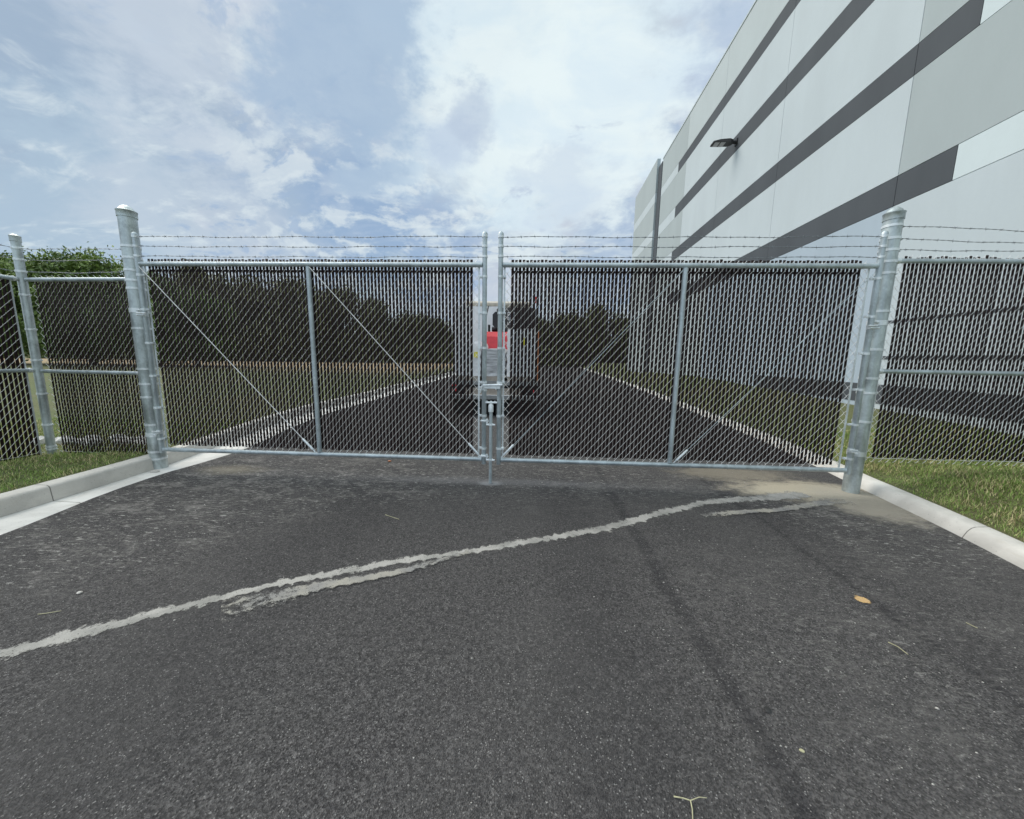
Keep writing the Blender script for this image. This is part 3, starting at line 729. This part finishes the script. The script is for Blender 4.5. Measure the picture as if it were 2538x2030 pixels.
# slim dark recess and the projecting far bay
MB().box((-.06, 18.31, -.6), (.019, 18.95, TOP-.1)).build('dark_recess', M['p_dark'], bt)
for z0, z1, m in ((-.6, 4.08, 'p_grey'), (4.08, 4.6, 'p_light'), (4.6, 6.17, 'p_grey'), (6.17, 6.7, 'p_light'), (6.7, 8.25, 'p_grey'), (8.25, 8.8, 'p_light'), (8.8, 10.3, 'p_grey'), (10.3, 10.8, 'p_light'), (10.8, 12.62, 'p_grey')):
    MB().box((-.16, 18.96, z0+.004), (.019, 24.0, z1-.004)).build('wall_panel', M[m], bt)
# low charcoal bands nearer the ground (seen through the right fence)
for y0, y1, z0, z1 in ((-4, 3.6, 2.00, 2.05), (-4, 3.6, 1.36, 1.42), (-4, 7.3, .55, .90)):
    MB().box((-.036, y0, z0), (-.0305, y1, z1)).build('dark_stripe', M['p_dark'], bt)

# wall lamp
lt = thing('wall_lamp', 'black flat area light mounted high on the warehouse wall', 'lamp', (6.5+.04*9.9-.04, 9.9, 8.53), math.atan2(1, .04)-math.pi/2)
MB().bbox((-.02, -.09, -.10), (.03, .09, .10), .015, 0).build('mounting_plate', M['black'], lt)
MB().tube([(0, 0, .0), (-.1, 0, .0), (-.2, 0, .02)], [.06, .05, .045], 12).build('arm', M['black'], lt, True)
b_ = MB()
pr_ = [(-.12, -.05, .055), (-.24, -.055, .06), (-.34, -.052, .058), (-.55, -.05, .045), (-.77, -.04, .0)]
for (xa, la, ha), (xb_, lb, hb) in zip(pr_[:-1], pr_[1:]):
    wa = .08 if xa == -.12 else .155; wb = .155
    b_.add([(xa,-wa,la),(xa,wa,la),(xa,wa*.8,ha),(xa,-wa*.8,ha),(xb_,-wb,lb),(xb_,wb,lb),(xb_,wb*.8,hb),(xb_,-wb*.8,hb)], [(0,3,2,1),(4,5,6,7),(0,1,5,4),(1,2,6,5),(2,3,7,6),(3,0,4,7)])
b_.build('housing', M['black'], lt)
for xa, xb_ in ((-.53, -.38), (-.72, -.57)):
    MB().box((xa, -.125, -.062), (xb_, .125, -.045)).build('lens', M['lens'], lt)

# ------------------------------------------------------------------ flatbed truck and its load
tx, ty = -.60, 4.15
ft = thing('flatbed_truck', 'flatbed truck with white cab parked behind the gate, seen through the gap', 'truck', (tx, ty, 0))
MB().bbox((-.98, 0, .69), (.98, 3.5, .775), .012, 1).build('deck', M['steelgrey'], ft)
MB().bbox((-.95, .05, .61), (.95, 3.4, .685), .01, 1).build('subframe', M['black'], ft)
MB().box((-.62, -.015, .475), (.62, .0, .625)).build('rear_plate', M['tanplate'], ft)
MB().bbox((-.95, -.06, .375), (.95, .02, .462), .012, 0).build('bumper', M['steelgrey'], ft)
MB().box((-.95, -.062, .464), (.95, -.01, .478)).build('bumper_strip', M['white'], ft)
for x in (-.90, .80): MB().bbox((x, -.03, .545), (x+.10, -.012, .60), .008, 1).build('tail_light', M['red'], ft)
MB().bbox((-.92, -.012, .655), (-.80, .0, .685), .006, 1).build('marker_light', M['red'], ft)
for x in (-.92, -.02): MB().bbox((x, .10, .03), (x+.94, .12, .60), .004, 1).build('mudflap', M['rubber'], ft)
for x in (-.72, .72):
    for y in (.55, 3.9):
        wh = MB().tube([(x-.18, y, .40), (x-.15, y, .40), (x+.15, y, .40), (x+.18, y, .40)], [.36, .40, .40, .36], 24).build('wheel', M['rubber'], ft, True)
        sx = 1 if x > 0 else -1
        MB().tube([(x+sx*.12, y, .40), (x+sx*.185, y, .40)], [.22, .20], 18).build('rim', M['steelgrey'], wh, True)
cb = MB().bbox((-1.72, 3.75, .75), (.0, 5.6, 2.86), .09, 1).bbox((.0, 3.95, .75), (.92, 5.6, 2.55), .06, 1).build('cab', M['white'], ft)
MB().bbox((-.30, 3.56, 2.20), (.9, 3.72, 2.80), .05, 1).build('headache_rack', M['rack'], ft)
for x in (-.26, .05):
    for z in (2.30, 2.50): MB().bbox((x, 3.535, z), (x+.19, 3.555, z+.15), .02, 1).build('rack_light', M['glass'], ft); MB().box((x-.015, 3.548, z-.015), (x+.205, 3.5585, z+.165)).build('rack_light_frame', M['white'], ft)
MB().bbox((-1.3, 3.8, 2.88), (.75, 5.0, 3.03), .05, 0).build('roof_visor', M['beige'], ft)
MB().tube([(.88, 3.64, 2.95), (.88, 3.64, 3.05), (.88, 3.64, 3.06), (.88, 3.64, 3.14)], [.02, .02, .045, .04], 12).build('beacon', M['red'], ft, True)
MB().tube([(.935, .1, .70), (.935, .1, 1.86)], .010, 10).build('marker_pole', M['orange'], ft, True)

def pack(name, label, x0, x1, y0, y1, z1, m, grp='wrapped stacks on the truck'):
    t_ = thing(name, label, 'pallet load', ((x0+x1)/2, (y0+y1)/2, .775), 0, grp)
    hw, hd = (x1-x0)/2, (y1-y0)/2
    b_ = MB()
    for k in range(3): b_.box((-hw+.02, -hd+k*(2*hd-.1)/2, .0), (hw-.02, -hd+.1+k*(2*hd-.1)/2, .08))
    b_.box((-hw+.01, -hd, .08), (hw-.01, hd, .10)); b_.build('pallet', M['tanplate'], t_)
    h = z1-.775; n = 9; vs = []; fs = []; k = 10
    for i in range(n+1):
        z = .10+(h-.10)*i/n; bl = .018 if i % 2 else 0
        ring = []
        for a in range(k*4):
            side, f = divmod(a, k); f = f/k*2-1
            q = [(f, -1), (1, f), (-f, 1), (-1, -f)][side]
            ring.append((q[0]*(hw-bl)+RNG.normal(0, .006), q[1]*(hd-bl)+RNG.normal(0, .006), z+RNG.normal(0, .003)))
        vs += ring
    m_ = k*4
    for i in range(n):
        for a in range(m_): fs.append((i*m_+a, i*m_+(a+1) % m_, (i+1)*m_+(a+1) % m_, (i+1)*m_+a))
    fs.append(tuple(range(n*m_, (n+1)*m_)))
    b_ = MB(); b_.add(vs, fs); b_.build('wrapped_stack', M[m], t_, True)
    return t_
pack('pallet_load', 'grey shrink-wrapped stack in the middle of the truck bed', -.88, -.36, 4.25, 5.4, 1.47, 'wrap')
q = pack('pallet_load', 'white wrapped stack at the right of the truck bed', -.34, .27, 4.25, 5.6, 1.88, 'wrapwhite')
MB().box((.0, -.700, .78), (.09, -.692, .93)).build('sticker', M['yellow'], q)
q = pack('pallet_load', 'white wrapped stack at the left of the truck bed', -1.46, -.90, 4.25, 5.6, 1.62, 'wrapwhite')
MB().box((.13, -.700, .5), (.21, -.692, .62)).build('sticker', M['yellow'], q)
# red forklift standing on the deck behind the stacks
fk = thing('forklift', 'red forklift riding on the truck bed behind the grey stack', 'forklift', (-.70, 6.35, .775))
b_ = MB()
sec = [(-.42, .30), (-.46, .45), (-.46, .75), (-.40, 1.05), (-.30, 1.18), (.25, 1.22)]
vs = []; fs = []
for y, z in sec: vs += [(-.42+.06*(z > 1), y, z), (.42-.06*(z > 1), y, z)]
for y, z in sec: vs += [(-.42, .25, max(.3, z-.05)), (.42, .25, max(.3, z-.05))]
n = len(sec)
for i in range(n-1):
    fs += [(2*i, 2*i+1, 2*i+3, 2*i+2), (2*i, 2*i+2, 2*n+2*i+2, 2*n+2*i), (2*i+1, 2*n+2*i+1, 2*n+2*i+3, 2*i+3)]
b_.add(vs, fs); b_.build('counterweight', M['red'], fk)
MB().bbox((-.40, .0, .22), (.40, .74, .72), .05, 1).build('chassis', M['red'], fk)
MB().bbox((-.2, .0, 1.22), (.2, .45, 1.34), .04, 0).build('seat', M['black'], fk)
MB().bbox((-.17, -.1, 1.30), (.10, .0, 1.72), .07, 1).build('seat_back', M['black'], fk)
for x in (-.36, .36):
    MB().tube([(x, -.05, 1.15), (x, .0, 1.62), (x, .55, 1.95)], .022, 8).build('guard_post', M['black'], fk, True)
    MB().tube([(x, .72, .2), (x, .72, 1.45)], .035, 8).build('mast_rail', M['black'], fk, True)
    for y in (-.15, .55):
        MB().tube([(x-.07, y, .2), (x+.07, y, .2)], .2, 18).build('wheel', M['rubber'], fk, True)
MB().tube([(.05, .1, 1.28), (.2, .05, 1.55), (.38, -.1, 1.25)], .02, 8).build('hose', M['black'], fk, True)

# ------------------------------------------------------------------ trees
def crown_mesh(name, seed, H, Rw, nclump, nleaf, size, skirt=.12):
    rg = np.random.default_rng(seed)
    lobes = []
    for k in range(14):
        a = rg.uniform(0, 2*np.pi); zc = rg.uniform(skirt+.08, .80); rad = Rw*rg.uniform(.2, .75)*(1-abs(zc-.45)*.9)
        lobes.append((rad*np.cos(a), rad*np.sin(a), zc*H, Rw*rg.uniform(.28, .5), H*rg.uniform(.12, .22)))
    lobes.append((0, 0, .80*H, Rw*.35, H*.16))
    C_ = []
    for k in range(nclump):
        l = lobes[rg.integers(len(lobes))]; v = rg.normal(size=3); v /= np.linalg.norm(v); q = rg.uniform(.55, 1.05)
        C_.append((l[0]+v[0]*l[3]*q, l[1]+v[1]*l[3]*q, l[2]+v[2]*l[4]*q))
    C_ = np.array(C_)
    top = C_[C_[:, 2] > .5*H]; top = top[rg.integers(len(top), size=nclump//4)]
    C_ = np.concatenate([C_, top+np.array([0, 0, 1])*rg.uniform(.2, .9, (len(top), 1))*size*2.2]); nclump = len(C_)
    C_[:, 2] = np.clip(C_[:, 2], skirt*H*.4, None)
    P = np.repeat(C_, nleaf, 0) + rg.normal(0, size*1.15, (nclump*nleaf, 3))
    n = len(P)
    ax = rg.normal(size=(n, 3)); ax[:, 2] = np.abs(ax[:, 2])*.9+.25; ax /= np.linalg.norm(ax, axis=1)[:, None]
    b2 = np.cross(ax, rg.normal(size=(n, 3))); b2 /= np.linalg.norm(b2, axis=1)[:, None]
    L = rg.uniform(.6, 1.5, n)*size; Wd = L*rg.uniform(.28, .5, n)
    V = np.stack([P-ax*L[:, None]*.5, P+b2*Wd[:, None]*.5, P+ax*L[:, None]*.5, P-b2*Wd[:, None]*.5], 1).reshape(-1, 3)
    F = np.arange(n*4).reshape(-1, 4)
    ct = np.repeat(rg.uniform(0, 1, nclump), nleaf)
    tint = np.repeat(np.clip(.6*ct+.4*rg.uniform(0, 1, n), 0, 1), 4)
    return np_mesh(name, V, F, tint)
def trunk_mb(H, r, seed):
    rg = random.Random(seed); b_ = MB()
    pts = [(rg.uniform(-.1, .1)*i, rg.uniform(-.1, .1)*i, H*.15*i-.3) for i in range(6)]
    b_.tube(pts, [r*(1.15-.17*i) for i in range(6)], 8)
    for k in range(7):
        i = rg.randint(1, 4); a = rg.uniform(0, 6.28); p0 = Vector(pts[i]); l = H*rg.uniform(.18, .32)
        p1 = p0+Vector((math.cos(a)*l*.5, math.sin(a)*l*.5, l*.5)); p2 = p1+Vector((math.cos(a+.4)*l*.4, math.sin(a+.4)*l*.4, l*.5))
        b_.tube([p0, p1, p2], [r*.45, r*.28, r*.1], 6)
    return b_
KINDS = []
for i, (H, Rw, nc, nl, sz, mm) in enumerate([(10, 4.9, 620, 46, .30, 'leaf_a'), (10, 4.4, 560, 46, .30, 'leaf_a'), (10, 4.4, 420, 32, .46, 'leaf_b'), (10, 3.6, 360, 32, .46, 'leaf_b')]):
    cm = crown_mesh('crown', 100+i, H, Rw, nc, nl, sz); cm.materials.append(M[mm])
    tb = trunk_mb(H, .26, i); tm = bpy.data.meshes.new('trunk'); tm.from_pydata(tb.v, [], tb.f); tm.materials.append(M['bark'])
    KINDS.append((cm, tm))
def tree(kind, x, y, h, label, wide=1.0, group='trees beyond the fence'):
    z = .25
    t_ = thing('leafy_tree', label, 'tree', (x, y, z), random.uniform(0, 6.28), group)
    k = (h-z)/9.6
    for nm, me in zip(('crown', 'trunk'), KINDS[kind]):
        o = bpy.data.objects.new(nm, me); COL.objects.link(o); o.parent = t_; o.scale = (k*wide, k*wide, k)
tree(0, -33.5, 18, 7.0, 'bright green tree at the far left edge, behind the leftmost fence', 1.0)
tree(0, -29.0, 19.0, 7.2, 'bright green tree showing above the short fence beside the corner post', 1.05)
tree(1, -25.0, 19.5, 6.1, 'bright green tree showing above the short fence halfway to the gate post', 1.1)
tree(0, -23.2, 20.5, 5.3, 'bright green tree showing just beside the left gate post', 1.1)
tree(2, -46, 38, 10.0, 'dark tree behind the upper left corner of the left gate leaf', 1.0)
tree(3, -41, 40, 10.9, 'tall dark tree behind the upper left of the left gate leaf', 1.0)
tree(2, -36.5, 42, 10.3, 'dark tree behind the left gate leaf, just left of its brace', 1.0)
tree(3, -31.5, 43, 10.2, 'dark tree behind the left gate leaf, just right of its brace', 1.1)
tree(2, -26.8, 45, 9.7, 'dark tree behind the second truss rod of the left gate leaf', 1.05)
tree(3, -22.3, 47, 8.6, 'dark tree behind the middle right of the left gate leaf', 1.1)
tree(2, -18.2, 50, 7.3, 'low dark tree behind the left gate leaf, left of the truck', 1.2)
tree(3, -14.2, 52, 6.6, 'low dark tree next to the white truck cab, on its left', 1.2)
tree(2, -10.5, 55, 6.2, 'lowest dark tree, mostly hidden behind the truck', 1.3)
tree(3, 2.0, 54, 7.0, 'dark tree behind the right gate leaf, next to the orange pole', 1.0)
tree(2, 6.3, 55, 8.2, 'dark tree in the middle of the row behind the right gate leaf', 1.0)
tree(3, 10.3, 55, 9.0, 'tallest dark tree behind the right gate leaf', 1.0)
tree(2, 14.3, 56, 7.9, 'dark tree behind the right gate leaf, touching the warehouse corner', 1.0)
tree(3, -6.0, 60, 6.0, 'small dark tree far behind the truck', 1.2)
# undergrowth along the far edge of the field
V = []; n = 26000
px = RNG.uniform(-62, 16, n); py = np.interp(px, [-62, -20, 16], [34, 46, 58])+RNG.normal(0, 1.2, n); pz = RNG.uniform(.1, 1, n)**1.3*2.3*(1+.3*np.sin(px*.7))
ax = RNG.normal(size=(n, 3)); ax[:, 2] = np.abs(ax[:, 2])+.4; ax /= np.linalg.norm(ax, axis=1)[:, None]
b2 = np.cross(ax, RNG.normal(size=(n, 3))); b2 /= np.linalg.norm(b2, axis=1)[:, None]
P = np.column_stack([px, py, pz+.2]); L = RNG.uniform(.4, .9, n)[:, None]
V = np.stack([P-ax*L*.5, P+b2*L*.22, P+ax*L*.5, P-b2*L*.22], 1).reshape(-1, 3)
o = link('undergrowth', np_mesh('undergrowth', V, np.arange(n*4).reshape(-1, 4), np.repeat(RNG.uniform(0, 1, n), 4)), M['leaf_b']); o['kind'] = 'stuff'; o['label'] = 'dark undergrowth along the far edge of the field'

# ------------------------------------------------------------------ marks and small things on the asphalt
def ribbon(name, pts, wds, m, label, cat, jag=.014, z=.003):
    pts = np.array(pts, float); seg = np.r_[0, np.cumsum(np.linalg.norm(np.diff(pts, axis=0), axis=1))]
    n = int(seg[-1]/.012); s_ = np.linspace(0, seg[-1], n)
    px = np.interp(s_, seg, pts[:, 0]); py = np.interp(s_, seg, pts[:, 1]); wd = np.interp(s_, seg, wds)
    def sm(a): return np.convolve(np.pad(a, 6, mode='edge'), np.ones(13)/13, 'valid')
    px, py = sm(px), sm(py)
    tx_, ty_ = np.gradient(px), np.gradient(py); l = np.hypot(tx_, ty_)+1e-9; nx, ny = -ty_/l, tx_/l
    w1 = wd*.5+np.convolve(RNG.normal(0, jag, n), [.3, .4, .3], 'same')+.2*wd*np.sin(s_*9+1)*.25
    w2 = wd*.5+np.convolve(RNG.normal(0, jag, n), [.3, .4, .3], 'same')+.2*wd*np.sin(s_*7.3)*.25
    offs = [-1, -.75, -.35, .35, .75, 1]; ev = [0, .26, .72, .72, .26, 0]
    V = []; E_ = []
    endf = np.clip(np.minimum(s_, s_[-1]-s_)/(.42 if m == 'smear' else .07 if name != 'paint_spot' else .02), 0, 1)
    for i in range(n):
        for o_, e_ in zip(offs, ev):
            ww = (w1[i] if o_ > 0 else w2[i])*1.5
            V.append((px[i]+nx[i]*o_*ww, py[i]+ny[i]*o_*ww, z)); E_.append(e_*((.30+.70*endf[i]) if m == 'smear' else (.45+.55*endf[i])))
    F = [(i*6+k, i*6+k+1, i*6+k+7, i*6+k+6) for i in range(n-1) for k in range(5)]
    o = link(name, np_mesh(name, V, F, E_, 'edge'), M[m]); return tag(o, label, cat)
main = [(-2.45,-2.42),(-2.25,-2.37),(-2.018,-2.307),(-1.93,-2.257),(-1.855,-2.191),(-1.74,-2.118),(-1.594,-2.011),(-1.455,-1.921),(-1.308,-1.833),(-1.115,-1.724),(-.83,-1.597),(-.647,-1.507),(-.401,-1.42),(-.153,-1.327),(.09,-1.231),(.34,-1.128),(.703,-.972),(.926,-.856),(1.154,-.71),(1.498,-.515),(1.77,-.362),(2.149,-.244),(2.532,-.151),(2.931,-.054)]
ribbon('slurry_trail', main, [.075]*6+[.06]*5+[.055]*3+[.07]*2+[.085]*3+[.08]*2+[.11,.13,.17], 'slurry', 'long pale dried slurry trail winding across the asphalt from left to the right post', 'stain')
ribbon('slurry_trail', [(-1.33,-2.02),(-1.25,-1.955),(-1.199,-1.92),(-1.091,-1.856),(-.95,-1.765),(-.718,-1.682),(-.539,-1.599),(-.419,-1.515),(-.291,-1.425),(-.15,-1.342)], [.13,.15,.13,.10,.075,.06,.055,.05,.045,.04], 'smear', 'short lower branch of pale slurry, smeared at its left end', 'stain', .005, .008)
ribbon('slurry_trail', [(1.62,-.66),(1.8,-.60),(1.983,-.545),(2.311,-.491),(2.728,-.328),(2.95,-.25),(3.2,-.2)], [.05,.08,.07,.06,.08,.12,.16], 'smear', 'pale dusty smear below the end of the trail near the right post', 'stain', .006, .008)
ribbon('paint_spot', [(1.97,-1.665),(2.005,-1.65),(2.04,-1.646),(2.08,-1.655)], [.03,.05,.05,.03], 'rust', 'small orange paint splash on the right part of the asphalt', 'stain', .004)
def twig(pts_list, r, label, cat='twig', m='straw'):
    b_ = MB()
    for pts in pts_list: b_.tube(pts, [r*(1-.12*i) for i in range(len(pts))], 6)
    tag(b_.build('twig', M[m], None, True), label, cat, 'twigs on the asphalt')
twig([[(.642,-2.63,.004),(.665,-2.638,.012),(.685,-2.641,.010),(.712,-2.634,.014),(.738,-2.628,.005)],[(.685,-2.641,.010),(.682,-2.66,.008),(.673,-2.685,.004)]], .0019, 'pale forked twig lying on the asphalt at the bottom of the picture')
twig([[(1.872,-1.962,.003),(1.886,-1.99,.006),(1.892,-2.03,.003)]], .0022, 'thin curved dry stalk on the right part of the asphalt')
twig([[(2.395,-1.80,.003),(2.404,-1.838,.004)]], .002, 'short straight dry stalk on the asphalt near the right edge')
twig([[(-2.18,-2.08,.003),(-2.15,-2.075,.005),(-2.10,-2.05,.003)]], .002, 'thin curved dry stalk on the asphalt near the left edge')
twig([[(-.96,-.852,.003),(-.819,-.925,.004)]], .0022, 'thin straight dry stalk on the asphalt below the left gate leaf')
def stone(c, r, m, label):
    rg = random.Random(int(c[0]*1000)); b_ = MB(); n = 10
    prof = [(.3, -.35), (.8, -.2), (1, .1), (.75, .42), (.3, .58)]
    b_.lathe((0, 0, 0), [(a*r, z*r) for a, z in prof], n)
    b_.v = [(x*rg.uniform(.8, 1.2)*1.25, y*rg.uniform(.8, 1.2), z*rg.uniform(.8, 1.15)) for x, y, z in b_.v]
    tag(b_.build('stone', M[m], None, True, (c[0], c[1], r*.3)), label, 'stone')
stone((1.094, -2.337), .011, 'darkstone', 'small black stone lying alone on the lower right asphalt')
stone((-1.507, .60), .018, 'orange', 'small orange lump under the left gate leaf')
stone((-3.80, -.06), .035, 'stone', 'small concrete lump at the foot of the left gate post')
stone((-3.93, -.07), .03, 'stone', 'smaller pale lump against the kerb at the left gate post')
stone((1.119, -2.473), .0065, 'straw', 'small yellowish stone on the lower right asphalt')
stone((-2.178, -1.919), .012, 'stone', 'pale stone on the left asphalt above the slurry trail')
# loose grit
n = 800; V = []; F = []
oc = np.array([(1,0,0),(0,1,0),(-1,0,0),(0,-1,0),(0,0,1),(0,0,-1)], float); of = [(0,1,4),(1,2,4),(2,3,4),(3,0,4),(1,0,5),(2,1,5),(3,2,5),(0,3,5)]
for k in range(n):
    x = RNG.uniform(-3.3, 3.2); y = RNG.uniform(-2.9, .6)**1; r = abs(RNG.normal(.001, .0011))+.0008
    if random.random() < .03: r *= 2
    if RNG.random() < .35: x = RNG.normal(1.6, .6); y = RNG.normal(-2, .5)
    V.append(oc*RNG.uniform(.7, 1.35, (6, 1))*r*np.array([1.25, 1, .7])+np.array([x, y, r*.5])); F += [tuple(i+k*6 for i in f) for f in of]
o = link('loose_grit', np_mesh('loose_grit', np.concatenate(V), np.array(F)), M['stone']); o['kind'] = 'stuff'; o['label'] = 'pale grit scattered over the asphalt'

# pale rocks behind the short left fence
def rock(x, y, r, seed):
    rg = np.random.default_rng(seed); b_ = MB()
    b_.lathe((0, 0, 0), [(.45*r, -.5*r), (.9*r, -.25*r), (r, .1*r), (.8*r, .45*r), (.35*r, .68*r)], 9)
    b_.v = [tuple(np.array(q)*rg.uniform(.8, 1.2, 3)) for q in b_.v]
    o = b_.build('rock', M['rockpale'], None, False, (x, y, .12+r*.3)); o.rotation_euler = (rg.uniform(-.3, .3), rg.uniform(-.3, .3), rg.uniform(0, 6))
    tag(o, 'pale rock lying on the grass behind the short left fence', 'rock', 'pale rocks behind the left fence')
M['rockpale'] = plain('pale rock', (.58, .57, .54), .9, 0, .25, 9, .6, 20)
for k in range(16): rock(-5.85+k*.085+random.uniform(-.08, .08), .62+random.uniform(-.12, .22), random.uniform(.05, .10), k)
